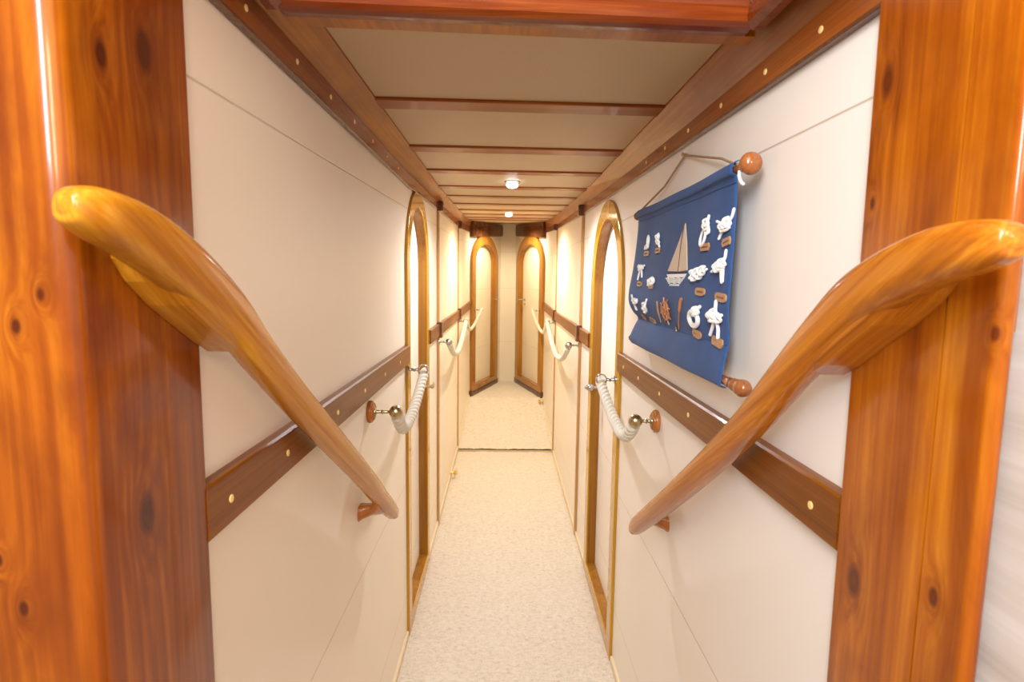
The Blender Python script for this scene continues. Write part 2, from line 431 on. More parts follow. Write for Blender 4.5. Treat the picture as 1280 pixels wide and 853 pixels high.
def rect_path(tab_x0, tab_x1, tab_z0, tab_z1, ys, ch=.003):
    s = []
    for y in ys:
        x0, x1, z0, z1 = (interp(t, y) if isinstance(t, list) else t for t in (tab_x0, tab_x1, tab_z0, tab_z1))
        s.append([(x0, y, z0 + ch), (x0 + (ch if x1 > x0 else -ch), y, z0), (x1 - (ch if x1 > x0 else -ch), y, z0), (x1, y, z0 + ch), (x1, y, z1 - ch),
                  (x1 - (ch if x1 > x0 else -ch), y, z1), (x0 + (ch if x1 > x0 else -ch), y, z1), (x0, y, z1 - ch)])
    return loft(bmesh.new(), s)
def off(tab, d): return [(y, v + d) for y, v in tab]

YL = [.745, 1.5, 2.5, 3.6, 4.4, 5.2, 6.19]; YR = [.735, 1.5, 2.2, 2.8, 3.5, 4.4, 5.15, 6.14]
tn = [0]
def trim(bm, mat, label=None, bevel=0, smooth=False):
    tn[0] += 1
    return mk('trim_%d' % tn[0], bm, mat, kind='structure', label=label, bevel=bevel, smooth=smooth)

def plugs(parent, x, ys, zf, sgn, r=.0062):
    for y in ys:
        b = bmesh.new(); lathe(b, [(-.002, r), (.0012, r), (.0018, r * .8), (.0018, 0)], (x, y, zf(y)), (sgn, 0, 0), 14)
        mk('wood_plug', b, M['plug'], parent)
cl = trim(rect_path(off(LX, .0), off(LX, .012), CB_L, SF_L, YL), M['cornice'], 'mahogany cornice board along the top of the left wall')
plugs(cl, -.408, [.94, 1.16, 1.375, 1.585, 1.80, 2.01, 2.22], lambda y: interp(CB_L, y) + .030, 1, .0055)
cr = trim(rect_path(off(RX, .0), off(RX, -.012), CB_R, SF_R, YR), M['cornice'], 'mahogany cornice board along the top of the right wall')
plugs(cr, .468, [.88, 1.06, 1.27, 1.49, 1.70, 1.92], lambda y: interp(CB_R, y) + .027, -1, .0055)
# bead under each cornice
trim(rect_path(off(LX, .0), off(LX, .0145), off(CB_L, -.003), off(CB_L, .004), YL, .002), M['dark'])
trim(rect_path(off(RX, .0), off(RX, -.0145), off(CB_R, -.003), off(CB_R, .004), YR, .002), M['dark'])
# soffit boards (underside) with their inner edge against the ceiling
SIX_L = [(0, -.355), (2.6, -.345), (4.7, -.351), (6.2, -.352)]
SIX_R = [(0, .438), (1.3, .437), (2.6, .432), (4.7, .440), (6.15, .430)]
def soffit(X, d, SF, SX, ys):
    secs = []
    for y in ys:
        xo = interp(X, y); xi = interp(SX, y); zo = interp(SF, y); zi = interp(CE, y)
        secs.append([(xo, y, zo), (xo + d, y, zo), (xi, y, zi - .006), (xi, y, zi + .02), (xo, y, zi + .02)])
    return loft(bmesh.new(), secs)
trim(soffit(LX, .006, SF_L, SIX_L, [.2, .745, .95, 1.5, 2.5, 2.95, 3.6, 4.4, 5.2, 6.3]), M['soffit'], 'honey pine board under the ceiling edge on the left')
trim(soffit(RX, -.006, SF_R, SIX_R, [.2, .735, .95, 1.5, 2.3, 2.95, 3.5, 4.4, 5.15, 6.3]), M['soffit'], 'honey pine board under the ceiling edge on the right')

# ceiling battens
for i, y in enumerate((1.63, 2.17, 2.61, 3.06, 3.50, 3.96, 4.41, 4.86, 5.31, 5.76)):
    b = bmesh.new(); z = interp(CE, y); w = .043 if y < 2.4 else .036
    sk = .035
    x0, x1 = -.356, .436
    secs = []
    for k in range(9):
        x = x0 + (x1 - x0) * k / 8; yy = y + sk * x; zz = interp(CE, yy)
        secs.append([(x, yy - w, zz + .004), (x, yy - w, zz - .005), (x, yy - w + .004, zz - .008), (x, yy + w - .004, zz - .008), (x, yy + w, zz - .005), (x, yy + w, zz + .004)])
    trim(loft(b, secs), M['batten'], 'narrow varnished batten across the ceiling')

# recessed spot lamps
def spotlight(x, y, mat, label, r=.028):
    z = interp(CE, y)
    t = thing('ceiling_spotlight', label, 'spotlight', (x, y, z), 'recessed spotlights in the passage ceiling')
    b = bmesh.new(); lathe(b, [(.012, r), (-.001, r), (-.005, r + .002), (-.005, r + .009), (-.001, r + .012), (.001, r + .012), (.012, r + .010)], (x, y, z), (0, 0, 1), 28)
    mk('bezel', b, M['chrome'], t, smooth=True)
    b = bmesh.new(); lathe(b, [(.004, 0), (.004, r), (-.003, r * .75)] + [(-.017 + .0155 * cos(a * pi / 14), .030 * sin(a * pi / 14)) for a in range(4, 15)], (x, y, z), (0, 0, 1), 28)  # lens bulged below the bezel so its shape includes the lamp's bloom
    mk('lens', b, mat, t, smooth=True)
spotlight(.036, 2.87, M['lamp_cool'], 'round ceiling spotlight shining cool white, the nearer of the two')
spotlight(.034, 4.68, M['lamp_warm'], 'small round ceiling spotlight glowing warm, the farther of the two')

# ------------------------------------------------------------------ hatch coaming over the stairs
t = thing('hatch_coaming', 'varnished mahogany coaming framing the stair hatch at the top of the picture', 'hatch frame', (.02, .99, .42))
def nosing_path(pts_dir, secs_fn): pass
# front beam: face, rounded nosing, and a lighter back strip
def xs_beam(x, y):
    pr = [(0.0, .80), (0.0, .458), (-.012, .455), (-.020, .448), (-.022, .438), (-.018, .428), (-.008, .422), (.006, .420), (.020, .421), (.030, .424), (.030, .80)]
    return [(x, y + p[0], p[1]) for p in pr]
b = bmesh.new()
loft(b, [xs_beam(x, .955 + .055 * (x + .36)) for x in (-.362, -.1, .15, .408)])
mk('front_beam', b, M['coaming'], t, smooth=False)
b = bmesh.new()
loft(b, [[(x, yy + .028, .436), (x, yy + .028, .424), (x, yy + .07, .426), (x, yy + .07, .50), (x, yy + .028, .50)] for x, yy in ((-.352, .957), (0, .975), (.432, .999))])
mk('back_strip', b, M['soffit'], t, label='lighter honey strip behind the nosing')
def xs_side(y, x, s):
    pr = [(0.0, .80), (0.0, .458), (-.010, .452), (-.013, .438), (-.010, .426), (.004, .420), (.020, .421), (.022, .80)]
    return [(x + s * p[0], y, p[1]) for p in pr]
b = bmesh.new(); loft(b, [xs_side(y, .408, 1) for y in (.1, .5, .992)])
mk('side_beam', b, M['coaming'], t)
b = bmesh.new(); loft(b, [xs_side(y, -.362, -1) for y in (.1, .5, .955)])
mk('side_beam', b, M['coaming'], t)

# ------------------------------------------------------------------ chair rails, vertical strips, blocks, baseboards
def crail(X, ys, s, label, py=None):
    secs = []
    for y in ys:
        x = interp(X, y); zt = -.287 + (max(0, y - 5.2)) * .04; zb = -.366 + (max(0, y - 5.2)) * .04
        secs.append([(x, y, zb), (x + s * .018, y, zb), (x + s * .021, y, zb + .003), (x + s * .021, y, zt - .004), (x + s * .017, y, zt), (x, y, zt)])
    o = trim(loft(bmesh.new(), secs), M['chair_rail'], label)
    if py: plugs(o, interp(X, 1) + s * .021, py, lambda y: -.328, s, .0062)
crail(LX, (.745, 1.5, 2.41), 1, 'dark varnished dado rail on the near left wall', [.81, 1.03, 1.35, 1.62, 1.90, 2.18])
crail(LX, (3.12, 4, 5.2, 6.19), 1, 'dado rail on the left wall beyond the near arched door')
crail(RX, (.735, 1.5, 2.245), -1, 'dark varnished dado rail on the near right wall under the banner', [.80, 1.07, 1.36, 1.62, 1.88, 2.12])
crail(RX, (3.04, 4, 5.15, 6.14), -1, 'dado rail on the right wall beyond the near arched door')

def seam(X, y, s, CB, SF, label, w=.02, tk=.014):
    x = interp(X, y)
    b = bmesh.new(); box(b, *sorted((x, x + s * tk)), y - w, y + w, FZ + .0 if y < 5 else FZ, interp(CB, y) - .004)
    o = trim(b, M['strip'], label, bevel=.003)
    b = bmesh.new(); box(b, *sorted((x, x + s * .034)), y - w - .010, y + w + .010, -.376, -.276)
    mk('rail_block', b, M['dark'], o, bevel=.003, label='dark block over the dado rail')
    b = bmesh.new(); box(b, *sorted((x, x + s * .040)), y - w - .004, y + w + .004, interp(CB, y) - .012, interp(SF, y) + .004)
    mk('cornice_block', b, M['dark'], o, bevel=.006, label='dark glossy block over the cornice')
seam(LX, 3.58, 1, CB_L, SF_L, 'upright strip over the left wall joint past the arched door')
seam(LX, 5.19, 1, CB_L, SF_L, 'upright strip over the left wall joint at the carpet step', .012, .010)
seam(RX, 3.45, -1, CB_R, SF_R, 'upright strip over the right wall joint past the arched door')
seam(RX, 5.14, -1, CB_R, SF_R, 'upright strip over the right wall joint at the carpet step', .012, .010)

def zfloor(y):
    if y < RAMP0: return FZ
    if y < 6.15: return FZ + .012 + (BOWZ - FZ - .012) * (y - RAMP0) / (6.15 - RAMP0)
    return BOWZ
for nm, X, s, ss in (('baseboard_left', LX, 1, ((.8, 2.40), (3.13, 5.2), (5.2, 6.2))), ('baseboard_right', RX, -1, ((.8, 2.235), (3.05, 5.15), (5.15, 6.14)))):
    b = bmesh.new()
    for a, e in ss:
        zz = [zfloor(a + 1e-3), zfloor(e)]
        loft(b, [[(interp(X, y), y, z - .05), (interp(X, y) + s * .010, y, z - .05), (interp(X, y) + s * .010, y, z + .028), (interp(X, y) + s * .006, y, z + .032), (interp(X, y), y, z + .032)] for y, z in ((a, zz[0]), (e, zz[1]))])
    mk(nm, b, M['base'], kind='structure')

# ------------------------------------------------------------------ dark lintel boards over the two far doors
def lintel(o, u, n, L, label):
    pts = [(.0, .445), (L - .02, .525), (L, .545), (L + .005, .60), (L - .01, .665), (.0, .625)]
    b = bmesh.new(); prism(b, pts, o, u, n, -.01, .045)
    mk('lintel_board', b, M['dark'], label=label, cat='lintel', group='lintels over the far doors', bevel=.008)
lintel(BL0, uL, nL, 1.03, 'dark brown rounded board above the far left arched door')
lintel(BR0, uR, nR, 1.0, 'dark brown rounded board above the far right arched door')

# ------------------------------------------------------------------ carpet
def tuft(x, y, z=0):
    a = noise.noise(Vector((x * 75, y * 75, 3.1 + z))); b_ = noise.noise(Vector((x * 24, y * 42, 9 + z))); c_ = noise.noise(Vector((x * 7, y * 9, 1 + z)))
    return .0042 * a + .0045 * b_ + .005 * c_
def carpet(name, y0, y1, dx, dy, zf, xl, xr, label):
    bm = bmesh.new(); ny = max(2, int((y1 - y0) / dy)); nx = int((xr(y0) - xl(y0)) / dx)
    rows = []
    for j in range(ny + 1):
        y = y0 + (y1 - y0) * j / ny; a = xl(y); e = xr(y); row = []
        for i in range(nx + 1):
            x = a + (e - a) * i / nx
            ed = min(1, min(i, nx - i) / 3.0) * .004 - .004
            row.append(bm.verts.new((x, y, zf(y) + tuft(x, y) + ed)))
        rows.append(row)
    for p, q in zip(rows, rows[1:]):
        for i in range(nx): bm.faces.new((p[i], p[i + 1], q[i + 1], q[i]))
    return mk(name, bm, M['carpet'], kind='structure', smooth=True, label=label)
carpet('floor', 1.3, RAMP0, .0075, .0085, lambda y: FZ + .004, lambda y: interp(LX, y) + .008, lambda y: interp(RX, y) - .008, 'cream shag carpet of the passage')
carpet('floor_fore', RAMP0 + .012, 6.2, .010, .010, lambda y: zfloor(y) + .012, lambda y: interp(LX, y) + .008, lambda y: interp(RX, y) - .008, 'cream carpet rising towards the far doors')
carpet('floor_bow', 6.18, 7.24, .012, .012, lambda y: BOWZ + .010, lambda y: -.375 + (y - 6.2) * .325 + .004, lambda y: .45 - (y - 6.15) * .281 - .004, 'cream carpet between the two far doors')
b = bmesh.new(); box(b, -.412, .472, RAMP0 - .004, RAMP0 + .014, FZ - .03, FZ + .0155)
trim(b, M['seam'], 'dark seam where the carpet rises')
b = bmesh.new(); box(b, -.42, .48, .3, 7.3, FZ - .10, FZ - .04); mk('floor_deck', b, M['strip'], kind='structure')

# ------------------------------------------------------------------ posts
def rounded_rect(x0, x1, y0, y1, r, corners):
    """corners: which of (x0y0, x1y0, x1y1, x0y1) are rounded"""
    P = []
    for (cx, cy, a0, on, px, py) in ((x0 + r, y0 + r, pi, corners[0], x0, y0), (x1 - r, y0 + r, 1.5 * pi, corners[1], x1, y0),
                                     (x1 - r, y1 - r, 0, corners[2], x1, y1), (x0 + r, y1 - r, .5 * pi, corners[3], x0, y1)):
        if not on: P.append((px, py)); continue
        for k in range(9):
            a = a0 + k * pi / 16; P.append((cx + r * cos(a), cy + r * sin(a)))
    return P
def vprism(pts, z0, z1):
    b = bmesh.new(); loft(b, [[(p[0], p[1], z) for p in pts] for z in (z0, z1)])
    for f in b.faces: f.smooth = True
    return b
def flat_ends(o, ang=.6):
    o.data.set_sharp_from_angle(angle=.5)
    return o
t = thing('newel_post', 'wide glossy orange pine post at the left edge, carrying the left handrail', 'post', (-.47, .65, -1.7))
flat_ends(mk('corner_board', vprism(rounded_rect(-.80, -.400, .532, .60, .020, (0, 1, 0, 0)), -1.7, .95), M['post'], t))
flat_ends(mk('jamb_board', vprism(rounded_rect(-.47, -.4005, .598, .748, .004, (0, 0, 1, 0)), -1.7, .95), M['post'], t))
t = thing('newel_post', 'glossy orange pine post at the right edge with a vertical joint, carrying the right handrail', 'post', (.49, .62, -1.7))
flat_ends(mk('jamb_board', vprism(rounded_rect(.4600, .53, .5825, .732, .003, (0, 0, 0, 1)), -1.7, .95), M['post2'], t))
flat_ends(mk('corner_board', vprism(rounded_rect(.4598, .479, .515, .5790, .0096, (1, 1, 0, 0)), -1.7, .95), M['post2'], t))
b = bmesh.new(); box(b, .478, .4845, .5235, .545, -.045, .95)
mk('edge_strip', b, M['post2'], t, bevel=.003)

# ------------------------------------------------------------------ handrails
def sweep(bm, pts, prof, seg=28, e=2.7, nsm=8):
    """prof: (half width, half height) per control point"""
    P = catmull(pts, nsm); W = catmull([(a, b_, 0) for a, b_ in prof], nsm)
    rings = []
    for i, p in enumerate(P):
        t = (P[min(i + 1, len(P) - 1)] - P[max(i - 1, 0)]).normalized()
        s = t.cross(Vector((0, 0, 1))).normalized(); u = s.cross(t)
        w, h = max(W[i].x, .0008), max(W[i].y, .0008); r = []
        for k in range(seg):
            a = 2 * pi * k / seg
            ca, sa = cos(a), sin(a)
            r.append(p + s * (w * math.copysign(abs(ca) ** (2 / e), ca)) + u * (h * math.copysign(abs(sa) ** (2 / e), sa)))
        rings.append(r)
    return loft(bm, rings)

def handrail(label, s, X, wx, pts, prof, mat, my, mz, blk):
    t = thing('handrail', label, 'handrail', (X, 1.6, -.7))
    b = bmesh.new(); sweep(b, pts, prof)
    mk('rail', b, mat, t, smooth=True)
    # carved block that ties the rail to the post
    ctab = [(p[1], p[2]) for p in pts]; xt = [(p[1], p[0]) for p in pts]
    b = bmesh.new(); secs = []
    for (y, dn) in blk:
        zc = interp(ctab, y); xc = interp(xt, y); xi = xc + s * .014; xo = wx + s * -.0006 * 0
        secs.append([(xo, y, zc - dn), (xc, y, zc - dn), (xc + s * .010, y, zc - dn + .006), (xi, y, zc - dn + .018), (xi, y, zc), (xo, y, zc + .004)])
    loft(b, secs)
    o = mk('post_block', b, mat, t, smooth=False, bevel=.003)
    # lower bracket
    b = bmesh.new(); x0 = X; x1 = pts[-2][0]
    secs = []
    for f, hy, hz, dz, dy in ((0, .030, .024, -.006, -.010), (.18, .027, .022, -.004, -.006), (.5, .030, .020, 0, 0), (.8, .050, .020, .004, .0), (1.0, .060, .018, .010, 0)):
        x = x0 + (x1 - x0) * f; r = []
        for k in range(16):
            a = 2 * pi * k / 16; ca, sa = cos(a), sin(a)
            yy = my + dy + hy * math.copysign(abs(ca) ** .7, ca); zz = mz + dz + hz * math.copysign(abs(sa) ** .7, sa) - (yy - my) * .62 * f
            r.append((x, yy, zz))
        secs.append(r)
    loft(b, secs)
    mk('wall_bracket', b, M['rosette'], t, smooth=True, label='darker wooden bracket block')
    return t

ptsL = [(-.360, .474, .056), (-.359, .480, .0555), (-.357, .505, .052), (-.356, .555, .040), (-.355, .615, .016), (-.355, .675, -.014), (-.355, .735, -.050), (-.355, .81, -.108),
        (-.355, .93, -.192), (-.355, 1.12, -.318), (-.355, 1.40, -.502), (-.355, 1.62, -.655), (-.355, 1.755, -.748), (-.355, 1.80, -.779), (-.355, 1.808, -.785)]
prof = [(.005, .005), (.015, .015), (.022, .023), (.025, .028), (.026, .030), (.026, .030), (.026, .028), (.0255, .026),
        (.025, .0255), (.025, .0255), (.0245, .025), (.024, .024), (.022, .022), (.015, .015), (.004, .004)]
handrail('honey wooden handrail sloping down the left wall from the left post', 1, -.42, -.40, ptsL, prof, M['rail'], 1.63, -.690,
         [(.585, .012), (.605, .028), (.64, .038), (.68, .041), (.73, .039), (.765, .030)])
ptsR = [(.412, .452, .036), (.412, .459, .036), (.411, .487, .034), (.410, .535, .026), (.410, .595, .006), (.41, .65, -.020), (.41, .71, -.064), (.41, .79, -.130),
        (.41, .91, -.232), (.41, 1.10, -.374), (.41, 1.36, -.556), (.41, 1.53, -.670), (.41, 1.625, -.735), (.41, 1.665, -.765), (.41, 1.672, -.770)]
handrail('honey wooden handrail sloping down the right wall from the right post', -1, .48, .46, ptsR, prof, M['rail2'], 1.575, -.690,
         [(.565, .012), (.585, .028), (.62, .040), (.66, .044), (.71, .041), (.745, .030)])

# ------------------------------------------------------------------ rope handholds
def rope_mesh(path, R, pitch, r0=0.0):
    P = catmull(path, 1); L = [0.0]
    dense = catmull(path, 16)
    # resample evenly
    acc = [0.0]
    for a, c in zip(dense, dense[1:]): acc.append(acc[-1] + (c - a).length)
    n = max(12, int(acc[-1] / .005)); pts = []
    j = 0
    for k in range(n + 1):
        d = acc[-1] * k / n
        while j < len(acc) - 2 and acc[j + 1] < d: j += 1
        f = (d - acc[j]) / max(1e-9, acc[j + 1] - acc[j]); pts.append(dense[j].lerp(dense[j + 1], min(1, f)))
    bm = bmesh.new(); prev = None; fr = []
    for i, p in enumerate(pts):
        t = (pts[min(i + 1, n)] - pts[max(i - 1, 0)]).normalized()
        s = t.orthogonal().normalized() if prev is None else (prev - t * prev.dot(t)).normalized()
        prev = s; fr.append((p, s, t.cross(s), t))
    for q in range(3):
        c = []
        for i, (p, s, u, t) in enumerate(fr):
            a = 2 * pi * (q / 3 + acc[-1] * i / n / pitch)
            c.append(p + (s * cos(a) + u * sin(a)) * R * .54)
        tube(bm, c, R * .50, 9)
    return bm

def sag_path(a, b, low, end_low=None):
    a = Vector(a); b = Vector(b); low = Vector(low)
    return [a, a.lerp(low, .45) + Vector((0, 0, (low.z - a.z) * .30)), low, low.lerp(b, .35) + Vector((0, 0, -(b.z - low.z) * .14)), low.lerp(b, .7) + Vector((0, 0, -(b.z - low.z) * .10)), b]

def ball_bracket(label, wall, s, ball, sc=1.0, wood_=True, mat='brass'):
    wall = Vector(wall)
    t = thing('rope_bracket', label, 'bracket', wall, 'metal brackets holding the rope handholds')
    nx = Vector((s, 0, 0)); L = abs(ball - wall.x)
    if wood_:
        b = bmesh.new(); lathe(b, [(0, 0), (0, .034), (.006, .036), (.012, .034), (.014, .029), (.017, .028), (.020, .022), (.020, 0)], wall, nx, 32)
        mk('rosette', b, M['rosette'], t, smooth=True, label='round turned wooden rosette')
        z0 = .018
    else: z0 = 0
    b = bmesh.new()
    lathe(b, [(z0, 0), (z0, .014 * sc), (z0 + .004, .013 * sc), (z0 + .007, .006 * sc), (L * .5 - .004, .005 * sc), (L * .5, .009 * sc), (L * .5 + .004, .0055 * sc), (L - .018, .005 * sc), (L - .012, .009 * sc), (L, .008 * sc), (L + .001, 0)], wall, nx, 18)
    mk('stem', b, M[mat], t, smooth=True)
    b = bmesh.new(); r = .0215 * sc
    lathe(b, [(L - r * cos(a * pi / 14), r * sin(a * pi / 14)) for a in range(15)], wall, nx, 24)
    mk('ball', b, M[mat], t, smooth=True)
    return t

def ring_bracket(label, wall, s, rx, R=.021, axis=(0, 1, -.3), mat='chrome', sc=1.0):
    wall = Vector(wall)
    t = thing('rope_bracket', label, 'bracket', wall, 'metal brackets holding the rope handholds')
    nx = Vector((s, 0, 0)); L = abs(rx - wall.x)
    b = bmesh.new()
    e = L - R
    lathe(b, [(0, 0), (0, .017 * sc), (.004, .017 * sc), (.007, .008 * sc), (e * .45, .006 * sc), (e * .6, .010 * sc), (e * .75, .006 * sc), (e, .006 * sc), (e + .001, 0)], wall, nx, 18)
    mk('stem', b, M[mat], t, smooth=True)
    c = wall + nx * L; ax = Vector(axis).normalized(); q = ax.orthogonal().normalized(); w = ax.cross(q)
    b = bmesh.new(); secs = []
    for k in range(28):
        a = 2 * pi * k / 28; d = q * cos(a) + w * sin(a)
        secs.append([c + d * (R + .0035 * cos(m * pi / 4)) + ax * (.007 * sin(m * pi / 4)) for m in range(8)])
    secs.append(secs[0]); loft(b, secs, cap=False); bmesh.ops.remove_doubles(b, verts=b.verts, dist=1e-6)
    mk('ring', b, M[mat], t, smooth=True)
    return c

def rope(label, path, R=.0205, pitch=.088):
    b = rope_mesh(path, R, pitch)
    return mk('rope_handhold', b, M['rope'], smooth=True, label=label, cat='rope', group='cream rope handholds along the walls')

G = 'rope'
# left side
ball_bracket('brass ball bracket on a wooden rosette on the near left wall', (-.42, 1.748, -.421), 1, -.335)
cL = ring_bracket('ring bracket on the left arched door frame holding the near left rope', (-.408, 2.42, -.395), 1, -.345)
rope('thick cream rope hanging in front of the left arched door', sag_path((-.335, 1.765, -.437), (-.343, 2.45, -.408), (-.345, 2.02, -.530)))
ball_bracket('dull metal ball bracket on the left wall past the arched door', (-.406, 3.58, -.404), 1, -.345, 1.05, False, 'chrome')
cL2 = ring_bracket('small bracket on the far left wall joint where the second left rope ends', (-.408, 5.19, -.392), 1, -.345, .02)
rope('cream rope sagging along the left wall between the arched door and the carpet step', sag_path((-.343, 3.60, -.42), (-.345, 5.25, -.385), (-.345, 4.30, -.555)), .019)
e = BL0 + uL * .10 + nL * .03
ring_bracket('small bracket on the frame of the far left door', (e.x, e.y, -.345), 1, e.x + .07, .016)
rope('short cream rope hanging in the far left corner before the angled door', sag_path((-.345, 5.27, -.375), (e.x + .075, e.y, -.33), (-.335, 5.85, -.52)), .017)
# right side
ball_bracket('brass ball bracket on a wooden rosette on the near right wall below the dado rail', (.48, 1.701, -.431), -1, .411)
ring_bracket('ring bracket on the right arched door frame holding the near right rope', (.468, 2.31, -.41), -1, .410)
rope('thick cream rope hanging in front of the right arched door', sag_path((.411, 1.718, -.447), (.410, 2.345, -.420), (.415, 1.93, -.528)))
ball_bracket('dull metal ball bracket on the right wall past the arched door', (.466, 3.45, -.402), -1, .403, 1.05, False, 'chrome')
ring_bracket('small bracket on the far right wall joint where the second right rope ends', (.468, 5.14, -.392), -1, .405, .02)
rope('cream rope sagging along the right wall between the arched door and the carpet step', sag_path((.403, 3.47, -.42), (.405, 5.20, -.385), (.405, 4.22, -.57)), .019)
e = BR0 + uR * .10 + nR * .03
ring_bracket('small bracket on the frame of the far right door', (e.x, e.y, -.345), -1, e.x - .07, .016)
rope('short cream rope hanging in the far right corner before the angled door', sag_path((.405, 5.22, -.375), (e.x - .075, e.y, -.33), (.40, 5.80, -.54)), .017)

# ------------------------------------------------------------------ brass door stops at the carpet
def stop(p, s, label):
    t = thing('door_stop', label, 'door stop', p, 'polished brass door stops')
    b = bmesh.new(); lathe(b, [(0, 0), (0, .020), (.004, .020), (.008, .012), (.022, .010), (.028, .018), (.040, .021), (.050, .014), (.053, 0)], p, (s, 0, 0), 20)
    mk('stop_body', b, M['gold'], t, smooth=True)
    q = Vector(p) + Vector((s * .03, -.0, -.025)); b = bmesh.new()
    tube(b, [q + Vector((0, 0, .012)), q, q + Vector((0, -.01, -.012)), q + Vector((0, -.018, -.002))], .004, 8, 4)
    mk('catch_hook', b, M['gold'], t, smooth=True)
stop((-.410, 4.45, -1.570), 1, 'polished brass door stop low on the left wall')
stop((.440, 6.02, -1.318), -1, 'polished brass door stop low on the right wall near the far door')

# ------------------------------------------------------------------ wall hanging with sailor knots
YN, YF = 1.085, 1.86
PROF = [(.228, .441, .441), (.222, .430, .430), (.205, .428, .428), (.190, .437, .438), (.10, .432, .438), (.03, .424, .436), (-.03, .414, .434), (-.07, .414, .434), (-.10, .428, .438),
        (-.122, .446, .438), (-.145, .436, .434), (-.178, .422, .429), (-.195, .421, .427), (-.205, .427, .428), (-.207, .438, .438)]
def surf(y, z):
    f = min(1.0, max(0.0, (y - YN) / (YF - YN)))
    for (z0, f0, n0), (z1, f1, n1) in zip(PROF, PROF[1:]):
        if z <= z0 and z >= z1:
            k = (z0 - z) / (z0 - z1); a = f0 + (f1 - f0) * k; c = n0 + (n1 - n0) * k
            return c + (a - c) * f ** 1.5 + .0015 * sin(y * 19 + z * 8)
    return .44
wh = thing('wall_hanging', 'blue canvas banner of white sailor knots and a sailing boat hung on the right wall', 'wall hanging', (.475, 1.47, -.2))
# dense profile
zs = [p[0] for p in catmull([(p[0], 0, 0) for p in PROF], 4)]
zs = [zs[0]] + [z for z in zs[1:-1]] + [zs[-1]]
Pd = catmull([(p[1], p[2], p[0]) for p in PROF], 5)
b = bmesh.new(); rows = []
for p in Pd:
    row = []
    for i in range(41):
        f = i / 40; y = YN + (YF - YN) * f
        hang = -.004 * sin(pi * f) if p.z > .15 else 0
        row.append(b.verts.new((p.y + (p.x - p.y) * f ** 1.5 + .0015 * sin(y * 19 + p.z * 8), y, p.z + hang)))
    rows.append(row)
for r0, r1 in zip(rows, rows[1:]):
    for i in range(40): b.faces.new((r0[i], r0[i + 1], r1[i + 1], r1[i]))
cloth = mk('canvas', b, M['fabric'], wh, smooth=True)
sm = cloth.modifiers.new('thick', 'SOLIDIFY'); sm.thickness = .0016; sm.offset = 0
# stitched hem lines
for zz in (.188, -.122):
    b = bmesh.new(); tube(b, [(surf(YN + (YF - YN) * k / 20, zz) - .0015, YN + (YF - YN) * k / 20, zz) for k in range(21)], .0012, 6)
    mk('hem', b, M['fabric'], cloth, smooth=True)
b = bmesh.new(); lathe(b, [(0, .009), (YF - YN + .07, .009)], (.441, YN - .03, .212), (0, 1, 0), 16)
mk('top_rod', b, M['finial'], wh, smooth=True)
b = bmesh.new(); lathe(b, [(0, .009), (YF - YN + .06, .009)], (.438, YN - .02, -.193), (0, 1, 0), 16)
mk('bottom_rod', b, M['finial'], wh, smooth=True)
def ballprof(r, neck=.010):
    pr = [(0, 0), (0, neck), (.006, neck * 1.25), (.012, neck)]
    return pr + [(.012 + r - r * cos(a * pi / 12), max(neck * .8 if a < 2 else 0, r * sin(a * pi / 12))) for a in range(1, 13)]
for y, z, d, r in ((YN - .022, .212, -1, .0205), (YF + .012, .212, 1, .014)):
    b = bmesh.new(); lathe(b, [(q[0] if q[0] <= .012 else .012 + (q[0] - .012) * .72, q[1]) for q in ballprof(r, .0085)], (.441, y, z), (0, d, 0), 24)
    mk('ball_finial', b, M['finial'], wh, smooth=True)
for y, z, d in ((YN - .015, -.193, -1), (YF + .02, -.193, 1)):
    b = bmesh.new(); lathe(b, [(0, 0), (0, .0105), (.02, .010), (.024, .0125), (.030, .0125), (.034, .010), (.040, .011), (.052, .0155), (.062, .0165), (.072, .013), (.078, .006), (.079, 0)] if d < 0 else ballprof(.012), (.438, y, z), (0, d, 0), 24)
    mk('turned_finial', b, M['finial'], wh, smooth=True)
b = bmesh.new(); tube(b, [(.435, YN - .012, .215), (.462, YN + .15, .262), (.473, 1.525, .330)], .0028, 8)
tube(b, [(.473, 1.525, .330), (.466, 1.68, .275), (.437, YF + .003, .221)], .0028, 8)
mk('hanging_cord', b, M['jute'], wh, smooth=True)
b = bmesh.new()
tube(b, [(.436, YN - .013, .206), (.436, YN - .013, .196), (.440, YN - .012, .186), (.446, YN - .010, .182)], .0034, 8, 5)
mk('cord_end', b, M['white'], wh, smooth=True)
b = bmesh.new(); lathe(b, [(0, 0), (0, .003), (.012, .003), (.013, .006), (.015, .005), (.016, 0)], (.48, 1.527, .333), (-1, 0, 0), 12)
mk('wall_hook', b, M['brass'], label='small metal hook holding the banner cord on the right wall', cat='hook', smooth=True)

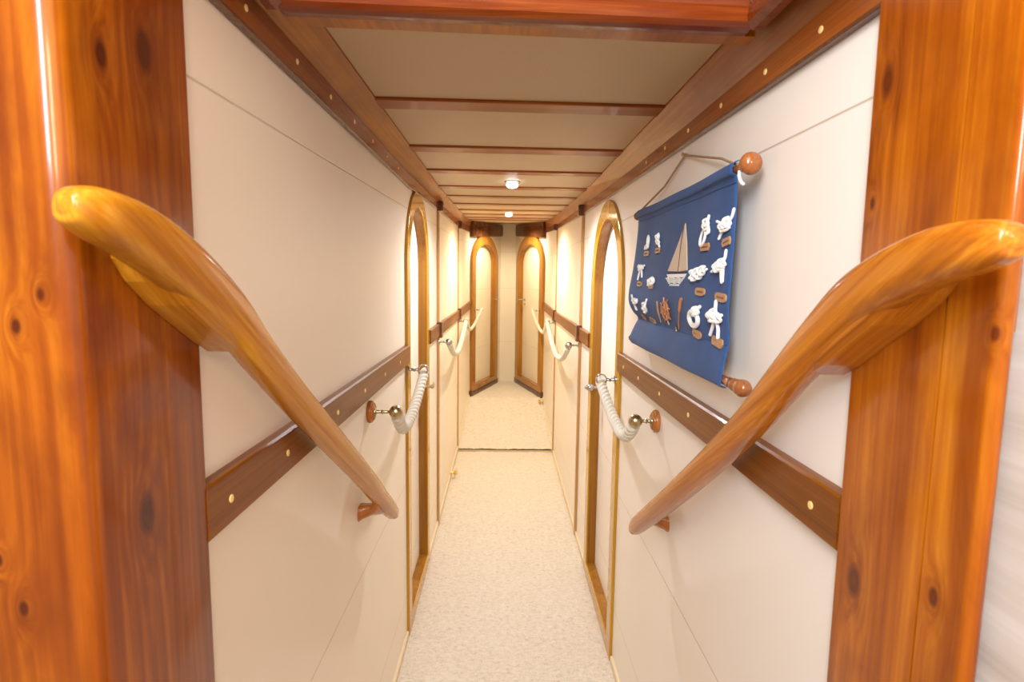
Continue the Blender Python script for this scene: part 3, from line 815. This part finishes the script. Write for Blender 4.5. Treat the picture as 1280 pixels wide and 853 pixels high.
def on(y, z, d=.002): return Vector((surf(y, z) - d, y + .0, z))
def P(cy, cz, pts, d, sc=.01):
    out = []
    for p in pts:
        a, q = p[0], p[1]; l = p[2] if len(p) > 2 else 0
        y = cy - a * sc * 1.45; z = cz + q * sc * .92; out.append(on(y, z, d + l * sc))
    return out
def circ(ca, cb, ra, rb, n=14, ph=0, lift=.0, rot=0, full=1.08):
    o = []
    for k in range(n + 1):
        t = ph + 2 * pi * full * k / n; x = ra * cos(t); y = rb * sin(t)
        o.append((ca + x * cos(rot) - y * sin(rot), cb + x * sin(rot) + y * cos(rot), lift * (1 + sin(3 * t))))
    return o
kn = [0]
def knot(cy, cz, r, strokes, lab=None):
    b = bmesh.new()
    r *= .86
    for s in strokes:
        pts = P(cy, cz, s, r + .0012); tube(b, pts, r, 8, 3)
        for e_ in (pts[0], pts[-1]):
            bmesh.ops.create_icosphere(b, subdivisions=1, radius=r * .98, matrix=Matrix.Translation(e_))
    mk('sailor_knot', b, M['knot'], wh, smooth=True)
# row 1
knot(1.72, .113, .0035, [[(.5, 2.4), (.3, .8), (.1, -.6), (-.6, -1.6), (-1.6, -1.8)], circ(-.3, -1.2, 1.2, .6), circ(.5, 0.6, .6, 1.6)])
knot(1.60, .112, .0035, [circ(-.3, 1.0, .8, .9, lift=.2), [(0, 2.2), (.5, 1), (-.8, .2), (1.2, -1.6)], circ(.4, -.3, .9, .6, lift=.2), [(.2, 0), (1.6, -1.9)]])
knot(1.228, .112, .0036, [circ(-.9, -1.9, .9, 1.9, rot=-.35, n=18), circ(.3, .6, 1.1, .8, lift=.15), circ(.4, 1.5, .9, .8, lift=.2), [(1.2, 2.9), (.9, 1.8), (-.2, .9), (1.4, -.1), (1.5, -1.0)], [(-.9, .9), (1.4, .2)], [(-.3, -.2), (1.2, .1), (1.0, -1.2)]])
knot(1.122, .110, .0036, [circ(.2, 0, 1.3, 1.1, lift=.15), circ(.9, .6, .9, 1.0, lift=.25), circ(-.5, -.3, 1.0, .8, lift=.25), [(-2.8, 1.3), (-1.4, .7), (0, 0), (1.4, -.6)], [(2.6, 3.0), (2.0, 1.4), (.8, .4), (-.8, -1.1), (-1.8, -2.6)], circ(.2, 0, .5, .5, lift=.4)])
# row 2
knot(1.755, .028, .0037, [circ(.2, 1.4, 1.4, .7, lift=.2), [(-2.2, 2.2), (-.6, 1.2), (.6, .4), (1.6, -1.8)], [(2.2, 2.0), (.4, .9), (-.8, -.2), (-1.2, -2.6)], circ(-.8, 1.3, .7, .8, lift=.2)])
knot(1.615, -.002, .0037, [circ(0, 0, 2.0, 1.2, rot=.3, lift=.1), circ(.2, 0, 1.2, .9, rot=.3, lift=.3), circ(-.6, -.2, .6, .9, lift=.3), circ(.9, .3, .6, .9, lift=.3)])
knot(1.250, .017, .0034, [[(-3.6, -1.0), (-2.4, -.5), (2.4, .6), (3.4, 1.0)]] + [circ(-2.2 + 1.1 * k, -.45 + .2 * k + .35 * (-1) ** k, .75, 1.0, rot=-.35, lift=.35, n=10) for k in range(5)])
knot(1.132, .028, .0037, [[(1.6, 3.6), (1.3, 1.8), (.4, .4), (.6, -1.6), (.9, -3.2)], circ(0, .4, 1.3, .9, lift=.2), circ(-.8, 0, 1.0, .8, lift=.25), circ(.8, 1.0, .9, .8, lift=.25), [(-2.8, -.8), (-1.2, 0), (1.2, .9)], [(1.0, -.4), (1.1, -3.0)]])
# row 3
knot(1.785, -.068, .0038, [[(-2.2, 2.4), (-1.2, .9), (.4, .6), (1.9, 1.1), (1.8, -.1), (.2, 0), (-.4, -.9), (-.2, -2.6)], circ(.4, .4, 1.4, .8, lift=.2), [(-.7, .5), (-.6, -2.5)]])
knot(1.665, -.078, .0038, [circ(-.3, -.2, 1.1, 1.5, rot=-.5, lift=.15), circ(.2, .3, .9, 1.2, rot=-.6, lift=.3), [(1.5, 2.6), (.8, 1.2), (-.4, -.8), (-1.3, -2.0)], circ(-.6, -.8, .7, .8, lift=.3)])
knot(1.258, -.079, .0046, [circ(-.4, -.5, 2.1, 2.0, n=22, rot=.3), circ(-.4, -.5, 1.6, 1.5, n=20, rot=.3), circ(.9, 1.2, .9, .7, lift=.3), circ(1.3, 1.6, .8, .8, lift=.3), [(.4, 1.2), (1.6, 1.8), (2.5, 2.7)], [(-.4, 1.2), (1.2, .6), (1.8, 1.7)]])
knot(1.143, -.078, .0044, [circ(0, 1.0, 1.2, 1.4, lift=.2), circ(-1.0, .6, 1.1, .9, lift=.25), circ(1.1, .6, 1.1, .9, lift=.25), [(.3, 4.2), (.2, 2.6), (0, 1.0)], [(-.2, .2), (-.9, -1.4), (-2.0, -3.6)], [(.2, .2), (.9, -1.6), (.8, -3.8)], circ(0, .6, .7, .7, lift=.5), [(-2.3, 1.4), (0, .8), (2.4, 1.3)]])
# little name plaques
def plaque(cy, cz, w, h, tilt=0, shape='oct'):
    w *= 1.12; h *= 1.15; cz += .002
    if shape == 'round': pts = [(w * math.copysign(min(1, abs(cos(a))) ** .45, cos(a)), h * math.copysign(abs(sin(a)) ** .7, sin(a))) for a in [2 * pi * k / 20 for k in range(20)]]
    else: pts = [(-w, 0), (-w * .82, -h), (w * .82, -h), (w, 0), (w * .82, h), (-w * .82, h)]
    ct, st = cos(tilt), sin(tilt)
    def Q(p, d): return on(cy - (p[0] * ct - p[1] * st), cz + p[0] * st + p[1] * ct, d)
    b = bmesh.new(); a = [b.verts.new(Q(p, .0012)) for p in pts]; c = [b.verts.new(Q(p, .0045)) for p in pts]
    b.faces.new(a); b.faces.new(c[::-1])
    for i in range(len(pts)): b.faces.new((a[i], a[(i + 1) % len(pts)], c[(i + 1) % len(pts)], c[i]))
    o = mk('name_plaque', b, M['plaque'], wh)
    b = bmesh.new(); k = -w * .6
    while k < w * .6:
        q = [Q((k, -h * .25), .0046), Q((k + w * .09, h * .25), .0046), Q((k + w * .16, -h * .2), .0046)]
        tube(b, q, .0006, 4); k += w * .22
    mk('lettering', b, M['mark'], o)
for a in ((1.722, .080, .022, .0065), (1.597, .083, .021, .0065), (1.227, .072, .024, .0070), (1.115, .076, .017, .0068, .15),
          (1.750, -.012, .022, .0068, -.05, 'round'), (1.620, -.016, .019, .0070, -.05), (1.232, -.024, .024, .0075, -.03, 'round'), (1.122, -.033, .024, .0080, -.06, 'round'),
          (1.745, -.114, .019, .006, -.12), (1.632, -.116, .022, .0065, -.14, 'round'), (1.255, -.119, .023, .0078, -.12, 'round'), (1.137, -.124, .027, .0080, -.10)):
    plaque(*a)
# sailing boat applique
def applique(name, pts, mat, parent, d=.0022):
    b = bmesh.new(); a = [b.verts.new(on(y, z, .0008)) for y, z in pts]; c = [b.verts.new(on(y, z, d)) for y, z in pts]
    f1 = b.faces.new(a); f2 = b.faces.new(c[::-1])
    for i in range(len(pts)): b.faces.new((a[i], a[(i + 1) % len(pts)], c[(i + 1) % len(pts)], c[i]))
    bmesh.ops.triangulate(b, faces=[f1, f2])
    return mk(name, b, mat, parent)
sl = applique('mainsail', [(1.380, .140), (1.418, .100), (1.486, .026), (1.402, .024), (1.400, .080)], M['sail'], wh)
applique('jib', [(1.379, .138), (1.360, .090), (1.338, .026), (1.398, .024), (1.397, .080)], M['sail'], sl)
applique('boat_hull', [(1.490, .018), (1.340, .018), (1.352, .010), (1.478, .008)], M['white'], sl)
b = bmesh.new()
for k in range(5):
    z0 = .007 - .0028 * k; tube(b, [on(1.495 - .013 * i - .006 * k, z0 + .0018 * sin(i * 1.9 + k), .002) for i in range(12 - k)], .0012, 5)
mk('waves', b, M['white'], sl)
b = bmesh.new(); tube(b, [on(1.402, .022, .0035), on(1.399, .09, .0035), on(1.382, .142, .0035)], .0011, 6)
tube(b, [on(1.488, .024, .003), on(1.40, .022, .003), on(1.338, .024, .003)], .001, 6)
mk('mast', b, M['mark'], sl)
b = bmesh.new()
for k in range(6): tube(b, [on(1.460 - k * .013, -.0115, .002), on(1.456 - k * .013, -.0065, .002), on(1.452 - k * .013, -.0115, .002)], .0008, 4)
mk('caption', b, M['white'], wh, label='tiny worn white caption under the boat')
# ship's wheel
wc = on(1.477, -.078, .006)
b = bmesh.new()
def yz(a, r): 
    y = 1.477 - r * cos(a); z = -.078 + r * sin(a) * .9
    return on(y, z, .006)
tube(b, [yz(2 * pi * k / 24, .026) for k in range(25)], .0030, 8)
tube(b, [yz(2 * pi * k / 16, .010) for k in range(17)], .0032, 8)
for k in range(8):
    a = 2 * pi * k / 8 + .2; tube(b, [yz(a, .004), yz(a, .028), yz(a, .040)], .0020, 6)
mk('ship_wheel', b, M['wheel'], wh, smooth=True, label='small brown wooden ship wheel')
# oars
b = bmesh.new(); tube(b, [on(1.352, -.042, .003), on(1.358, -.050, .004), on(1.366, -.075, .004), on(1.372, -.082, .004), on(1.392, -.118, .004)], lambda s: .0042 if s < .45 else .0018, 8, 3)
mk('oar', b, M['wheel'], wh, smooth=True)
b = bmesh.new(); tube(b, [on(1.545, -.055, .003), on(1.545, -.085, .003), on(1.548, -.113, .003)], lambda s: .0036 if s < .6 else .002, 8, 3)
mk('oar', b, M['jute'], wh, smooth=True)
b = bmesh.new(); q = on(1.405, -.124, .006)
lathe(b, [(0, 0), (0, .003), (.006, .002), (.010, .004), (.012, 0)], q, (0, 0, 1), 10)
mk('small_bead', b, M['brass'], wh, smooth=True)

# ------------------------------------------------------------------ lights
def area(name, loc, tgt, sx, sy, w, col):
    l = bpy.data.lights.new(name, 'AREA'); l.shape = 'RECTANGLE'; l.size = sx; l.size_y = sy; l.energy = w; l.color = col
    o = bpy.data.objects.new(name, l); C.objects.link(o); o.location = Vector(loc) + Vector((0, 0, H))
    o.rotation_euler = (Vector(tgt) - Vector(loc)).to_track_quat('-Z', 'Y').to_euler(); return o
def spot(name, loc, w, col, ang=165, r=.028):
    l = bpy.data.lights.new(name, 'SPOT'); l.energy = w; l.color = col; l.spot_size = math.radians(ang); l.spot_blend = .6; l.shadow_soft_size = r
    o = bpy.data.objects.new(name, l); C.objects.link(o); o.location = Vector(loc) + Vector((0, 0, H)); return o
spot('ceiling_lamp_near', (.036, 2.87, .435), 52, (.90, .93, 1))
spot('ceiling_lamp_far', (.034, 4.68, .49), 70, (1, .85, .57))
spot('bow_fill_light', (.04, 6.3, .60), 42, (1, .86, .60))  # added fill with no visible fixture, brightens the far end
area('hatch_daylight', (-.15, -.15, 1.0), (.1, 1.3, -.4), .7, .7, 16, (1, .90, .78))
area('saloon_window', (-.36, -.55, .60), (.48, .95, .05), .35, .7, 36, (.86, .92, 1.0))
area('left_wall_fill_light', (.40, -.9, .5), (-.42, 1.0, -.2), .4, .4, 16, (1, .80, .60))  # added warm fill behind the eye, lifts the left wall

w = bpy.data.worlds.new('World'); scn.world = w; w.use_nodes = True
bg = w.node_tree.nodes['Background']; bg.inputs[0].default_value = (1.0, .83, .64, 1); bg.inputs[1].default_value = .5

# ------------------------------------------------------------------ camera
f, pit, yaw, rol = 706.0, .10935, .01575, .01333
cp, sp_, cy_, sy_ = cos(pit), sin(pit), cos(yaw), sin(yaw)
fwd = Vector((sy_ * cp, cy_ * cp, -sp_)); right = Vector((cy_, -sy_, 0)); up = right.cross(fwd)
r_ = right * cos(rol) + up * sin(rol); u_ = -right * sin(rol) + up * cos(rol)
mat = Matrix(((r_.x, u_.x, -fwd.x, 0), (r_.y, u_.y, -fwd.y, 0), (r_.z, u_.z, -fwd.z, H), (0, 0, 0, 1)))
cam = bpy.data.cameras.new('camera'); co = bpy.data.objects.new('camera', cam); C.objects.link(co)
cam.sensor_width = 36; cam.lens = f / 1280 * 36; co.matrix_world = mat; cam.clip_start = .01
cam.dof.use_dof = True; cam.dof.focus_distance = 1.9; cam.dof.aperture_fstop = 7.0
scn.camera = co
scn.view_settings.view_transform = 'Standard'; scn.view_settings.look = 'None'
scn.view_settings.gamma = 1; scn.view_settings.use_curve_mapping = False
scn.view_settings.exposure = 0.15
